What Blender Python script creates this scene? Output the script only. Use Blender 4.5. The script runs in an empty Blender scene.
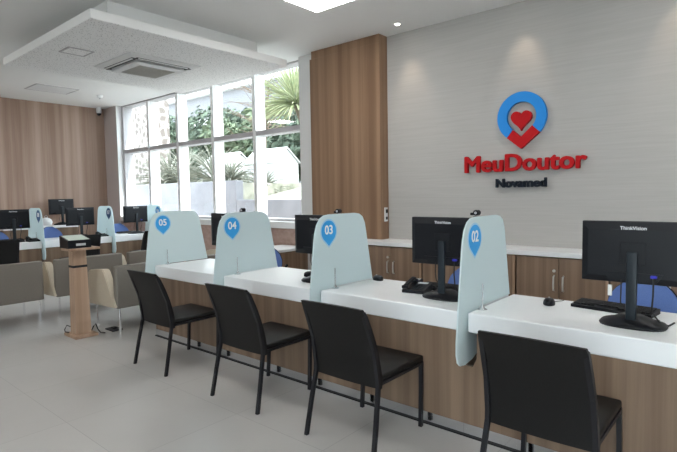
import bpy, bmesh, math, random
from mathutils import Vector, Matrix
random.seed(7)
C = bpy.context.scene.collection
PI = math.pi

# ------------------------------------------------------------------ materials
def mat(name, col, rough=0.6, metal=0.0, spec=0.5, emit=None, es=0.0):
    m = bpy.data.materials.new(name); m.use_nodes = True
    b = m.node_tree.nodes['Principled BSDF']
    b.inputs['Base Color'].default_value = (*col, 1)
    b.inputs['Roughness'].default_value = rough
    b.inputs['Metallic'].default_value = metal
    b.inputs['Specular IOR Level'].default_value = spec
    if emit:
        b.inputs['Emission Color'].default_value = (*emit, 1)
        b.inputs['Emission Strength'].default_value = es
    return m

def nodes_of(m):
    nt = m.node_tree
    return nt, nt.nodes, nt.links, nt.nodes['Principled BSDF']

def noisy(name, c1, c2, scale=(30, 30, 30), rough=0.6, detail=3, bump=0.0, spec=0.4, metal=0.0, lo=0.3, hi=0.7):
    m = mat(name, c1, rough, metal, spec)
    nt, N, L, b = nodes_of(m)
    tc = N.new('ShaderNodeTexCoord'); mp = N.new('ShaderNodeMapping'); mp.inputs['Scale'].default_value = scale
    nz = N.new('ShaderNodeTexNoise'); nz.inputs['Scale'].default_value = 1.0; nz.inputs['Detail'].default_value = detail
    cr = N.new('ShaderNodeValToRGB')
    cr.color_ramp.elements[0].position = lo; cr.color_ramp.elements[1].position = hi
    cr.color_ramp.elements[0].color = (*c1, 1); cr.color_ramp.elements[1].color = (*c2, 1)
    L.new(tc.outputs['Object'], mp.inputs['Vector']); L.new(mp.outputs[0], nz.inputs['Vector'])
    L.new(nz.outputs['Fac'], cr.inputs['Fac']); L.new(cr.outputs[0], b.inputs['Base Color'])
    if bump:
        bp = N.new('ShaderNodeBump'); bp.inputs['Strength'].default_value = bump; bp.inputs['Distance'].default_value = 0.01
        L.new(nz.outputs['Fac'], bp.inputs['Height']); L.new(bp.outputs[0], b.inputs['Normal'])
    return m

def wood(name, dark, light, band=2.6, grain=70, rough=0.5, horiz=False):
    """laminate with broad upright bands and a fine grain; u = x + y so it works on both wall directions"""
    m = mat(name, light, rough, 0, 0.35)
    nt, N, L, b = nodes_of(m)
    tc = N.new('ShaderNodeTexCoord'); sp = N.new('ShaderNodeSeparateXYZ'); L.new(tc.outputs['Object'], sp.inputs[0])
    ad = N.new('ShaderNodeMath'); ad.operation = 'ADD'
    L.new(sp.outputs[0], ad.inputs[0]); L.new(sp.outputs[1], ad.inputs[1])
    def comb(su, sz):
        cu = N.new('ShaderNodeMath'); cu.operation = 'MULTIPLY'; cu.inputs[1].default_value = su; L.new(ad.outputs[0], cu.inputs[0])
        cz = N.new('ShaderNodeMath'); cz.operation = 'MULTIPLY'; cz.inputs[1].default_value = sz; L.new(sp.outputs[2], cz.inputs[0])
        cb = N.new('ShaderNodeCombineXYZ'); L.new(cu.outputs[0], cb.inputs[0]); L.new(cz.outputs[0], cb.inputs[1])
        return cb
    n1 = N.new('ShaderNodeTexNoise'); n1.inputs['Scale'].default_value = 1; n1.inputs['Detail'].default_value = 1.5
    L.new(comb(band * 2.2, 0.06).outputs[0], n1.inputs['Vector'])
    n2 = N.new('ShaderNodeTexNoise'); n2.inputs['Scale'].default_value = 1; n2.inputs['Detail'].default_value = 3
    L.new(comb(grain, 1.2).outputs[0], n2.inputs['Vector'])
    mx = N.new('ShaderNodeMath'); mx.operation = 'MULTIPLY_ADD'; mx.inputs[1].default_value = 0.22
    L.new(n2.outputs['Fac'], mx.inputs[0])
    sc = N.new('ShaderNodeMath'); sc.operation = 'MULTIPLY'; sc.inputs[1].default_value = 0.88; L.new(n1.outputs['Fac'], sc.inputs[0])
    L.new(sc.outputs[0], mx.inputs[2])
    cr = N.new('ShaderNodeValToRGB'); cr.color_ramp.elements[0].position = 0.42; cr.color_ramp.elements[1].position = 0.67
    cr.color_ramp.elements[0].color = (*dark, 1); cr.color_ramp.elements[1].color = (*light, 1)
    L.new(mx.outputs[0], cr.inputs['Fac']); L.new(cr.outputs[0], b.inputs['Base Color'])
    return m

M = {}
M['white'] = mat('white_paint', (0.80, 0.80, 0.80), 0.6)
M['ceiling'] = mat('ceiling_paint', (0.90, 0.90, 0.89), 0.85)
M['solid'] = mat('white_solid_surface', (0.84, 0.85, 0.86), 0.32)
M['brownwall'] = wood('striped_brown_laminate', (0.29, 0.185, 0.138), (0.44, 0.312, 0.245), band=2.6, grain=40)
M['pier'] = wood('pier_laminate', (0.21, 0.122, 0.072), (0.33, 0.205, 0.128), band=3.4, grain=60)
M['desk'] = wood('desk_laminate', (0.155, 0.10, 0.066), (0.245, 0.168, 0.115), band=4, grain=75)
M['cab'] = wood('cabinet_laminate', (0.185, 0.12, 0.08), (0.285, 0.195, 0.135), band=5, grain=90)
M['kiosk'] = wood('kiosk_wood', (0.36, 0.23, 0.155), (0.50, 0.345, 0.245), band=5, grain=80)
M['steel'] = mat('brushed_steel', (0.72, 0.73, 0.75), 0.22, 1.0)
M['plinth'] = mat('polished_aluminium', (0.78, 0.80, 0.83), 0.12, 1.0)
M['satin'] = mat('satin_nickel', (0.72, 0.70, 0.66), 0.38, 0.6)
M['chrome'] = mat('chrome', (0.85, 0.85, 0.87), 0.12, 1.0)
M['black'] = mat('black_plastic', (0.006, 0.007, 0.010), 0.42, 0, .3)
M['matblack'] = mat('black_matt', (0.010, 0.010, 0.012), 0.7)
M['greyplastic'] = mat('dark_grey_plastic', (0.014, 0.02, 0.026), 0.45, 0, .3)
M['leather'] = noisy('black_leather', (0.0065, 0.006, 0.006), (0.010, 0.0095, 0.0095), (220, 220, 220), 0.5, bump=0.06, spec=0.25)
M['blackleg'] = mat('black_leg', (0.012, 0.012, 0.015), 0.4, 0, .3)
M['taupe'] = noisy('taupe_leather', (0.17, 0.148, 0.125), (0.20, 0.178, 0.152), (90, 90, 90), 0.5, bump=0.05)
M['cream'] = noisy('cream_leather', (0.55, 0.47, 0.36), (0.60, 0.52, 0.41), (90, 90, 90), 0.5, bump=0.05)
M['blue'] = noisy('blue_fabric', (0.11, 0.19, 0.46), (0.15, 0.24, 0.54), (300, 300, 300), 0.8)
M['signblue'] = mat('sign_blue', (0.03, 0.27, 0.74), 0.6, 0, .15)
M['signred'] = mat('sign_red', (0.48, 0.010, 0.014), 0.6, 0, .15)
M['signdark'] = mat('sign_dark', (0.012, 0.018, 0.028), 0.6, 0, .15)
M['sticker'] = mat('sticker_blue', (0.05, 0.36, 0.78), 0.5, 0, .2)
M['stickernavy'] = mat('sticker_navy', (0.02, 0.09, 0.24), 0.4)
M['stickerrim'] = mat('sticker_rim', (0.42, 0.68, 0.86), 0.4)
M['text'] = mat('white_print', (0.9, 0.9, 0.9), 0.5)
M['badge'] = mat('badge_print', (0.75, 0.75, 0.77), 0.5)
M['vga'] = mat('vga_blue', (0.03, 0.03, 0.45), 0.5)
M['silverpaint'] = mat('silver_grey_paint', (0.50, 0.51, 0.53), 0.4)
M['grille'] = noisy('grille_grey', (0.40, 0.39, 0.36), (0.52, 0.51, 0.47), (150, 150, 150), 0.6)
M['slot'] = mat('dark_slot', (0.05, 0.05, 0.05), 0.7)
M['framegrey'] = mat('window_frame_grey', (0.50, 0.48, 0.50), 0.5)
M['framelight'] = mat('window_mullion', (0.86, 0.86, 0.86), 0.5)
M['framewhite'] = mat('window_white', (0.85, 0.85, 0.85), 0.5)
M['pinkwall'] = noisy('brown_plaster', (0.46, 0.31, 0.26), (0.58, 0.42, 0.36), (9, 9, 14), 0.7)
M['pillar'] = mat('taupe_paint', (0.58, 0.51, 0.49), 0.7)
M['lcd'] = mat('screen_glass', (0.01, 0.012, 0.015), 0.15)
M['led'] = mat('led_diffuser', (0.9, 0.9, 0.9), 0.5, emit=(1, 0.98, 0.95), es=15)
M['lens'] = mat('lamp_lens', (0.9, 0.9, 0.9), 0.4, emit=(1, 0.93, 0.82), es=14)

# frosted glass: lets light through but no shapes
def frosted():
    m = bpy.data.materials.new('frosted_glass'); m.use_nodes = True
    nt = m.node_tree; N = nt.nodes; L = nt.links
    for n in list(N):
        if n.type != 'OUTPUT_MATERIAL': N.remove(n)
    out = [n for n in N if n.type == 'OUTPUT_MATERIAL'][0]
    d = N.new('ShaderNodeBsdfDiffuse'); d.inputs[0].default_value = (0.77, 0.865, 0.885, 1)
    t = N.new('ShaderNodeBsdfTranslucent'); t.inputs[0].default_value = (0.84, 0.94, 0.95, 1)
    g = N.new('ShaderNodeBsdfGlossy'); g.inputs['Roughness'].default_value = 0.25
    tr = N.new('ShaderNodeBsdfTransparent'); tr.inputs[0].default_value = (0.80, 0.93, 0.95, 1)
    m1 = N.new('ShaderNodeMixShader'); m1.inputs[0].default_value = 0.40
    m2 = N.new('ShaderNodeMixShader'); m2.inputs[0].default_value = 0.04
    m3 = N.new('ShaderNodeMixShader'); m3.inputs[0].default_value = 0.05
    L.new(d.outputs[0], m1.inputs[1]); L.new(t.outputs[0], m1.inputs[2])
    L.new(m1.outputs[0], m2.inputs[1]); L.new(g.outputs[0], m2.inputs[2])
    L.new(m2.outputs[0], m3.inputs[1]); L.new(tr.outputs[0], m3.inputs[2])
    L.new(m3.outputs[0], out.inputs[0]); return m
M['frost'] = frosted()
def clear():
    m = bpy.data.materials.new('window_glass'); m.use_nodes = True
    nt = m.node_tree; N = nt.nodes; L = nt.links
    for n in list(N):
        if n.type != 'OUTPUT_MATERIAL': N.remove(n)
    out = [n for n in N if n.type == 'OUTPUT_MATERIAL'][0]
    tr = N.new('ShaderNodeBsdfTransparent'); tr.inputs[0].default_value = (0.90, 0.93, 0.93, 1)
    g = N.new('ShaderNodeBsdfGlossy'); g.inputs['Roughness'].default_value = 0.02
    mx = N.new('ShaderNodeMixShader'); mx.inputs[0].default_value = 0.035
    L.new(tr.outputs[0], mx.inputs[1]); L.new(g.outputs[0], mx.inputs[2])
    L.new(mx.outputs[0], out.inputs[0]); return m
M['glass'] = clear()

# floor: large pale porcelain tiles
def floor_mat():
    m = mat('porcelain_tiles', (0.4, 0.4, 0.4), 0.32, 0, 0.4)
    nt, N, L, b = nodes_of(m)
    tc = N.new('ShaderNodeTexCoord'); mp = N.new('ShaderNodeMapping')
    mp.inputs['Location'].default_value = (0.35, -0.5, 0)
    br = N.new('ShaderNodeTexBrick'); br.offset = 0.0; br.squash = 1.0
    br.inputs['Scale'].default_value = 1.0; br.inputs['Brick Width'].default_value = 0.8; br.inputs['Row Height'].default_value = 0.8
    br.inputs['Mortar Size'].default_value = 0.0022; br.inputs['Mortar Smooth'].default_value = 0.3
    br.inputs['Color1'].default_value = (0.45, 0.435, 0.42, 1); br.inputs['Color2'].default_value = (0.47, 0.455, 0.44, 1)
    br.inputs['Mortar'].default_value = (0.33, 0.32, 0.31, 1)
    nz = N.new('ShaderNodeTexNoise'); nz.inputs['Scale'].default_value = 2.5; nz.inputs['Detail'].default_value = 5
    cr = N.new('ShaderNodeValToRGB'); cr.color_ramp.elements[0].color = (0.93, 0.93, 0.93, 1); cr.color_ramp.elements[1].color = (1.05, 1.05, 1.05, 1)
    mu = N.new('ShaderNodeMixRGB'); mu.blend_type = 'MULTIPLY'; mu.inputs[0].default_value = 1
    L.new(tc.outputs['Object'], mp.inputs[0]); L.new(mp.outputs[0], br.inputs['Vector'])
    L.new(tc.outputs['Object'], nz.inputs['Vector']); L.new(nz.outputs['Fac'], cr.inputs[0])
    L.new(br.outputs['Color'], mu.inputs[1]); L.new(cr.outputs[0], mu.inputs[2]); L.new(mu.outputs[0], b.inputs['Base Color'])
    return m
M['floor'] = floor_mat()
M['paper'] = noisy('linen_wallpaper', (0.44, 0.425, 0.405), (0.47, 0.455, 0.435), (2, 2, 70), 0.8, detail=4, bump=0.04, lo=0.35, hi=0.65)
# dotted acoustic board: its printed perforations
def dotted():
    m = mat('perforated_board', (0.78, 0.78, 0.78), 0.8)
    nt, N, L, b = nodes_of(m)
    tc = N.new('ShaderNodeTexCoord'); v = N.new('ShaderNodeTexVoronoi'); v.inputs['Scale'].default_value = 38
    cr = N.new('ShaderNodeValToRGB'); cr.color_ramp.elements[0].position = 0.18; cr.color_ramp.elements[1].position = 0.30
    cr.color_ramp.elements[0].color = (0.50, 0.50, 0.50, 1); cr.color_ramp.elements[1].color = (0.92, 0.92, 0.92, 1)
    L.new(tc.outputs['Object'], v.inputs['Vector']); L.new(v.outputs['Distance'], cr.inputs[0]); L.new(cr.outputs[0], b.inputs['Base Color'])
    return m
M['dotted'] = dotted()
def rock():
    m = mat('stone_cladding', (0.5, 0.45, 0.4), 0.9)
    nt, N, L, b = nodes_of(m)
    tc = N.new('ShaderNodeTexCoord'); v = N.new('ShaderNodeTexVoronoi'); v.feature = 'DISTANCE_TO_EDGE'; v.inputs['Scale'].default_value = 3.2; v.inputs['Randomness'].default_value = 1.0
    cr = N.new('ShaderNodeValToRGB'); cr.color_ramp.elements[0].position = 0.0; cr.color_ramp.elements[1].position = 0.22
    cr.color_ramp.elements[0].color = (0.40, 0.37, 0.35, 1); cr.color_ramp.elements[1].color = (0.14, 0.12, 0.11, 1)
    L.new(tc.outputs['Object'], v.inputs['Vector']); L.new(v.outputs['Distance'], cr.inputs[0]); L.new(cr.outputs[0], b.inputs['Base Color'])
    return m
M['rock'] = rock()
M['ground'] = noisy('pale_ground', (0.56, 0.55, 0.52), (0.64, 0.63, 0.60), (1, 1, 1), 0.9)
M['soil'] = noisy('dry_grass', (0.15, 0.155, 0.12), (0.34, 0.33, 0.28), (2.5, 2.5, 2.5), 0.95)
M['extwall'] = noisy('pale_garden_wall', (0.20, 0.20, 0.22), (0.25, 0.25, 0.27), (2, 2, 2), 0.9)
M['leafdark'] = noisy('dark_leaves', (0.06, 0.085, 0.065), (0.14, 0.18, 0.13), (3, 3, 3), 0.8)
M['leafmid'] = noisy('mid_leaves', (0.08, 0.115, 0.07), (0.18, 0.22, 0.14), (3, 3, 3), 0.8)
M['agave'] = noisy('agave_leaf', (0.14, 0.155, 0.13), (0.30, 0.30, 0.25), (6, 6, 6), 0.7)
M['yucca'] = noisy('yucca_leaf', (0.17, 0.22, 0.11), (0.36, 0.37, 0.22), (6, 6, 6), 0.7)
M['bark'] = noisy('bark', (0.10, 0.07, 0.05), (0.18, 0.14, 0.11), (20, 20, 4), 0.9)
M['hutroof'] = mat('hut_roof', (0.45, 0.45, 0.46), 0.7)
M['hut'] = mat('hut_white', (0.62, 0.62, 0.62), 0.7)
M['house'] = mat('house_wall', (0.20, 0.20, 0.215), 0.8)
M['cable'] = mat('cable_black', (0.012, 0.012, 0.012), 0.5)
M['whitecable'] = mat('cable_tag_white', (0.75, 0.75, 0.72), 0.5)
M['paperitem'] = mat('printed_paper', (0.55, 0.62, 0.55), 0.6)

# ------------------------------------------------------------------ mesh builder
class MB:
    def __init__(s): s.bm = bmesh.new()
    def box(s, x0, x1, y0, y1, z0, z1, bev=0.0, seg=2, mtx=None):
        r = bmesh.ops.create_cube(s.bm, size=1)
        vs = r['verts']
        for v in vs:
            v.co = Vector(((x0+x1)/2+v.co.x*(x1-x0), (y0+y1)/2+v.co.y*(y1-y0), (z0+z1)/2+v.co.z*(z1-z0)))
        if bev > 0:
            es = list({e for v in vs for e in v.link_edges})
            r2 = bmesh.ops.bevel(s.bm, geom=es, offset=bev, segments=seg, affect='EDGES', profile=0.5)
            vs = r2['verts'] if mtx is not None else vs
        if mtx is not None:
            for v in set(vs): v.co = mtx @ v.co
        return s
    def rings(s, rings, cap=True, closed=True):
        vr = [[s.bm.verts.new(p) for p in r] for r in rings]
        n = len(vr[0])
        for a, b in zip(vr, vr[1:]):
            for i in range(n if closed else n-1):
                j = (i+1) % n
                try: s.bm.faces.new((a[i], a[j], b[j], b[i]))
                except ValueError: pass
        if cap:
            s.bm.faces.new(list(reversed(vr[0]))); s.bm.faces.new(vr[-1])
        return s
    def prism(s, poly, axis, a0, a1):
        def P(u, v, a):
            if axis == 'x': return (a, u, v)
            if axis == 'y': return (u, a, v)
            return (u, v, a)
        return s.rings([[P(u, v, a0) for u, v in poly], [P(u, v, a1) for u, v in poly]])
    def tube(s, pts, r, n=8, r2=None, rot=0.0):
        pts = [Vector(p) for p in pts]; rr = []
        for i, p in enumerate(pts):
            d = (pts[min(i+1, len(pts)-1)]-pts[max(i-1, 0)]).normalized()
            up = Vector((0, 0, 1)) if abs(d.z) < 0.9 else Vector((0, 1, 0))
            a = d.cross(up).normalized(); b = a.cross(d).normalized()
            k = r if r2 is None else r+(r2-r)*i/(len(pts)-1)
            rr.append([p+a*k*math.cos(rot+2*PI*j/n)+b*k*math.sin(rot+2*PI*j/n) for j in range(n)])
        return s.rings(rr)
    def lathe(s, prof, c=(0, 0, 0), n=24, sx=1, sy=1):
        return s.rings([[(c[0]+r*sx*math.cos(2*PI*j/n), c[1]+r*sy*math.sin(2*PI*j/n), c[2]+z) for j in range(n)] for r, z in prof])
    def build(s, name, m, parent=None, smooth=False):
        bmesh.ops.recalc_face_normals(s.bm, faces=s.bm.faces)
        me = bpy.data.meshes.new(name); s.bm.to_mesh(me); s.bm.free()
        me.materials.append(m)
        if smooth:
            for p in me.polygons: p.use_smooth = True
            try: me.set_sharp_from_angle(angle=math.radians(40))
            except Exception: pass
        o = bpy.data.objects.new(name, me); C.objects.link(o)
        if parent: o.parent = parent
        return o

def tag(o, label=None, cat=None, group=None, kind=None):
    if label: o['label'] = label
    if cat: o['category'] = cat
    if group: o['group'] = group
    if kind: o['kind'] = kind
    return o
def thing(name, label, cat, loc=(0, 0, 0), rz=0.0, group=None):
    o = bpy.data.objects.new(name, None); C.objects.link(o); o.empty_display_size = 0.1
    o.location = loc; o.rotation_euler = (0, 0, rz)
    return tag(o, label, cat, group)
def dup(root, loc, rz=0.0, label=None, group=None):
    r = root.copy(); C.objects.link(r); r.location = loc; r.rotation_euler = (0, 0, rz)
    if label: r['label'] = label
    if group: r['group'] = group
    for ch in list(root.children):
        c = ch.copy(); C.objects.link(c); c.parent = r
        for g in list(ch.children):
            d = g.copy(); C.objects.link(d); d.parent = c
    return r
def text(name, body, size, ext, m, parent, loc, rot, offset=0.0, width=None, align='CENTER', sxy=None, bold=0.0):
    cu = bpy.data.curves.new(name, 'FONT'); cu.body = body; cu.size = size; cu.extrude = ext; cu.offset = offset
    cu.align_x = align; cu.align_y = 'CENTER'; cu.resolution_u = 4
    tmp = bpy.data.objects.new('lettering_curve', cu); C.objects.link(tmp)
    bpy.context.view_layer.update()
    me = bpy.data.meshes.new_from_object(tmp.evaluated_get(bpy.context.evaluated_depsgraph_get()))
    bpy.data.objects.remove(tmp); bpy.data.curves.remove(cu)
    me.materials.clear(); me.materials.append(m)
    if bold:
        bm = bmesh.new()
        for k in range(8):
            n0 = len(bm.verts); bm.from_mesh(me); bm.verts.ensure_lookup_table()
            for v in bm.verts[n0:]: v.co += Vector((bold*math.cos(k*PI/4), bold*math.sin(k*PI/4), .06*bold*k))
        bm.to_mesh(me); bm.free()
    o = bpy.data.objects.new(name, me); C.objects.link(o)
    if sxy: o.scale = (sxy[0], sxy[1], 1)
    o.location = loc; o.rotation_euler = rot
    if parent: o.parent = parent
    return o
def struct(name, mb, m, parent=None, smooth=False):
    o = mb.build(name, m, parent, smooth)
    if not parent: o['kind'] = 'structure'
    return o

# ------------------------------------------------------------------ room shell
CEIL = 3.60; WY = 5.70; BX = -12.04
struct('floor', MB().box(-12.3, 4.2, -4.2, 5.98, -0.12, 0), M['floor'])
struct('ceiling', MB().box(-12.4, 4.4, -4.4, 6.0, CEIL, CEIL+0.3), M['ceiling'])
struct('wall_left', MB().box(-12.3, BX, -4.2, 5.58, 0, CEIL), M['brownwall'])
struct('wall_corner', MB().box(-12.3, -11.44, 5.58, 5.98, 0, CEIL), M['pillar'])
struct('wall_logo', MB().box(-3.97, 4.2, WY, 5.98, 0, CEIL), M['paper'])
struct('wall_strip', MB().box(-5.53, -5.24, 5.58, 5.98, 0, CEIL), mat('grey_paint', (0.68, 0.67, 0.66), 0.7))
pier = MB(); pier.box(-5.24, -3.97, 5.52, 5.98, 0, 3.49); pier.box(-5.20, -3.97, 5.515, 5.98, 3.49, CEIL)
struct('wall_pier', pier, M['pier'])
struct('wall_right', MB().box(4.0, 4.2, -4.2, 5.7, 0, CEIL), M['white'])
struct('wall_sill', MB().box(-11.44, -5.53, 5.67, 5.98, 0, 0.96), M['pinkwall'])

def window_front():
    r = bpy.data.objects.new('window_1', None); C.objects.link(r); r['kind'] = 'structure'
    MB().box(-11.44, -5.53, 5.60, 5.95, 0.96, 1.07, 0.008).build('window_sill', M['framewhite'], r)
    f = MB(); f.box(-11.44, -11.34, 5.70, 5.92, 1.07, CEIL); f.box(-11.34, -5.53, 5.70, 5.92, 1.07, 1.11)
    f.box(-11.34, -5.53, 5.70, 5.92, CEIL-0.03, CEIL); f.box(-5.58, -5.53, 5.70, 5.92, 1.11, CEIL-0.03)
    f.build('window_frame', M['framegrey'], r)
    xs = [(-10.30, -10.22), (-9.17, -9.09), (-7.98, -7.90), (-6.79, -6.71)]
    MB().box(-11.44, -11.425, 5.58, 5.70, 1.07, CEIL-.001).build('jamb', M['framewhite'], r)
    edges = [-11.34]
    for a, b in xs:
        MB().box(a, b, 5.70, 5.92, 1.11, CEIL-0.03).build('mullion', M['framelight'], r)
        edges += [a, b]
    edges.append(-5.58)
    for i in range(0, len(edges), 2):
        MB().box(edges[i], edges[i+1], 5.70, 5.92, 2.52, 2.60).build('transom', M['framegrey'], r)
        MB().box(edges[i], edges[i+1], 5.735, 5.743, 1.11, 2.52).build('pane', M['glass'], r)
        MB().box(edges[i], edges[i+1], 5.735, 5.743, 2.60, CEIL-0.03).build('pane', M['glass'], r)
window_front()
struct('wall_rear', MB().box(-12.3, -1.0, -4.2, -4.0, 0, CEIL), M['white'])
def window_rear():
    r = bpy.data.objects.new('window_2', None); C.objects.link(r); r['kind'] = 'structure'
    f = MB(); x = -12.0
    for i in range(4):
        xx = -1.0+i*1.64
        f.box(xx, xx+0.07, -4.2, -4.0, 0, CEIL)
    f.box(-1.0, 4.0, -4.19, -4.01, 0, 0.1); f.box(-1.0, 4.0, -4.19, -4.01, 2.5, 2.58); f.box(-1.0, 4.0, -4.19, -4.01, CEIL-0.1, CEIL)
    f.build('window_frame', M['framegrey'], r)
    MB().box(-1.0, 4.0, -4.105, -4.095, 0.1, CEIL-0.1).build('pane', M['glass'], r)
window_rear()

# suspended ceiling board
p = bpy.data.objects.new('ceiling_board', None); C.objects.link(p); p['kind'] = 'structure'
MB().box(-7.78, -5.15, 2.30, 4.97, 3.283, 3.375, 0.004).build('board', M['ceiling'], p)
MB().box(-7.775, -5.155, 2.305, 4.965, 3.280, 3.2835).build('perforated_sheet', M['dotted'], p)
MB().box(-7.48, -5.42, 2.60, 4.67, 3.375, CEIL).build('riser', M['ceiling'], p)

# ------------------------------------------------------------------ ceiling things
def led_panel(x0, y0, label):
    t = thing('ceiling_light', label, 'ceiling light', (x0+0.3, y0+0.3, CEIL), 0, 'square lit ceiling panels')
    MB().box(-0.315, 0.315, -0.315, 0.315, -0.015, 0.0, 0.003).build('frame', M['white'], t)
    MB().box(-0.295, 0.295, -0.295, 0.295, -0.022, -0.0155).build('diffuser', M['led'], t)
    return t
led = led_panel(-4.0, 3.75, 'bright square panel light in the ceiling before the wooden pier')
for x, y, lb in [(-4.0, 0.6, 'added unseen square light above the visitor side of the room'), (-0.6, 0.6, 'added unseen square light above the aisle'),
                 (-0.2, 3.75, 'added unseen square light above the staff side'), (-8.2, 0.2, 'added unseen square light above the waiting area'), (-10.9, 1.2, 'added unseen square light close to the brown wall')]:
    dup(led, (x+0.3, y+0.3, CEIL), 0, lb)  # these panels are added out of view to brighten the room

def downlight(x, y, label):
    t = thing('downlight', label, 'downlight', (x, y, CEIL), 0, 'small round downlights along the logo wall')
    MB().lathe([(0.030, -0.004), (0.055, -0.004), (0.055, 0.0), (0.030, 0.0)], n=24).build('trim_ring', M['white'], t, True)
    MB().lathe([(0.0305, -0.006), (0.0305, -0.0045)], n=20).build('lens', M['lens'], t, True)
    return t
dl = downlight(-3.58, 5.37, 'small round downlight in the ceiling right of the wooden pier')
dup(dl, (-2.11, 5.37, CEIL), 0, 'small round downlight above the red lettering')
dup(dl, (-0.64, 5.37, CEIL), 0, 'small round downlight added out of view above the bare end of the logo wall')  # added lamp outside the frame, carries on the row spacing
for x in (-3.58, -2.11, -0.64):
    ld = bpy.data.lights.new('spot', 'SPOT'); ld.energy = 8; ld.spot_size = math.radians(50); ld.spot_blend = 0.9
    ld.color = (1, 0.78, 0.58); ld.shadow_soft_size = 0.03
    lo = bpy.data.objects.new('spot', ld); C.objects.link(lo); lo.location = (x, 5.40, CEIL-0.02)
    lo.rotation_euler = (math.radians(18), 0, 0)

def cassette():
    t = thing('air_conditioner', 'white square cassette air conditioner set in the dotted ceiling board', 'air conditioner', (-6.47, 3.63, 3.28))
    h = 0.5
    # outer face ring with a chamfer, built as four boards
    b = MB()
    b.rings([[(-h, -h, 0), (h, -h, 0), (h, h, 0), (-h, h, 0)], [(-h, -h, -.012), (h, -h, -.012), (h, h, -.012), (-h, h, -.012)],
             [(-.44, -.44, -.035), (.44, -.44, -.035), (.44, .44, -.035), (-.44, .44, -.035)]])
    b.build('housing', M['white'], t)
    g = MB(); g.rings([[(-.33, -.33, -.035), (.33, -.33, -.035), (.33, .33, -.035), (-.33, .33, -.035)],
                       [(-.35, -.35, -.065), (.35, -.35, -.065), (.35, .35, -.065), (-.35, .35, -.065)],
                       [(-.33, -.33, -.080), (.33, -.33, -.080), (.33, .33, -.080), (-.33, .33, -.080)]])
    g.build('front_panel', M['white'], t)
    gr = MB().box(-.25, .25, -.25, .25, -.086, -.080)
    for i in range(24):
        y = -.235+i*.02; gr.box(-.245, .245, y, y+.006, -.090, -.086)
    gr.build('intake_grille', M['grille'], t)
    for k in range(4):
        mt = Matrix.Rotation(k*PI/2, 4, 'Z')
        MB().box(-.38, .38, .345, .425, -.0385, -.0355, mtx=mt).build('air_slot', M['slot'], t)
        MB().box(-.35, .35, .392, .418, -.046, -.0390, mtx=mt).build('louvre', M['white'], t)
cassette()
def hatch(x, y, z, sx, sy, label, name='ceiling_hatch', cat='ceiling hatch'):
    t = thing(name, label, cat, (x, y, z))
    f = MB()
    w = 0.02
    f.box(-sx, sx, -sy, -sy+w, -.008, 0); f.box(-sx, sx, sy-w, sy, -.008, 0); f.box(-sx, -sx+w, -sy+w, sy-w, -.008, 0); f.box(sx-w, sx, -sy+w, sy-w, -.008, 0)
    f.build('frame', M['framegrey'], t)
    MB().box(-sx+w, sx-w, -sy+w, sy-w, -.004, 0).build('panel', M['dotted'] if z < 3.4 else M['white'], t)
hatch(-6.44, 2.69, 3.28, .15, .15, 'small square hatch in the dotted ceiling board')
hatch(-10.5, 3.9, CEIL, .31, .38, 'large square flush hatch in the plain ceiling by the brown wall')
t = thing('smoke_detector', 'small white smoke detector on the ceiling near the far corner', 'smoke detector', (-10.49, 4.8, CEIL))
MB().lathe([(.06, 0), (.06, -.02), (.045, -.045), (.02, -.05)], n=20).build('body', M['white'], t, True)
MB().lathe([(.015, -.05), (.018, -.065), (.008, -.075)], n=12).build('sensor', M['silverpaint'], t, True)
t = thing('security_camera', 'white dome security camera high in the corner of the brown wall', 'security camera', (-11.93, 5.42, 3.52))
MB().lathe([(.055, .08), (.06, .04), (.06, -.02), (.05, -.05)], n=20).build('housing', M['white'], t, True)
MB().lathe([(.048, -.051), (.045, -.075), (.03, -.095), (.008, -.103)], n=20).build('dome', M['black'], t, True)

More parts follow.
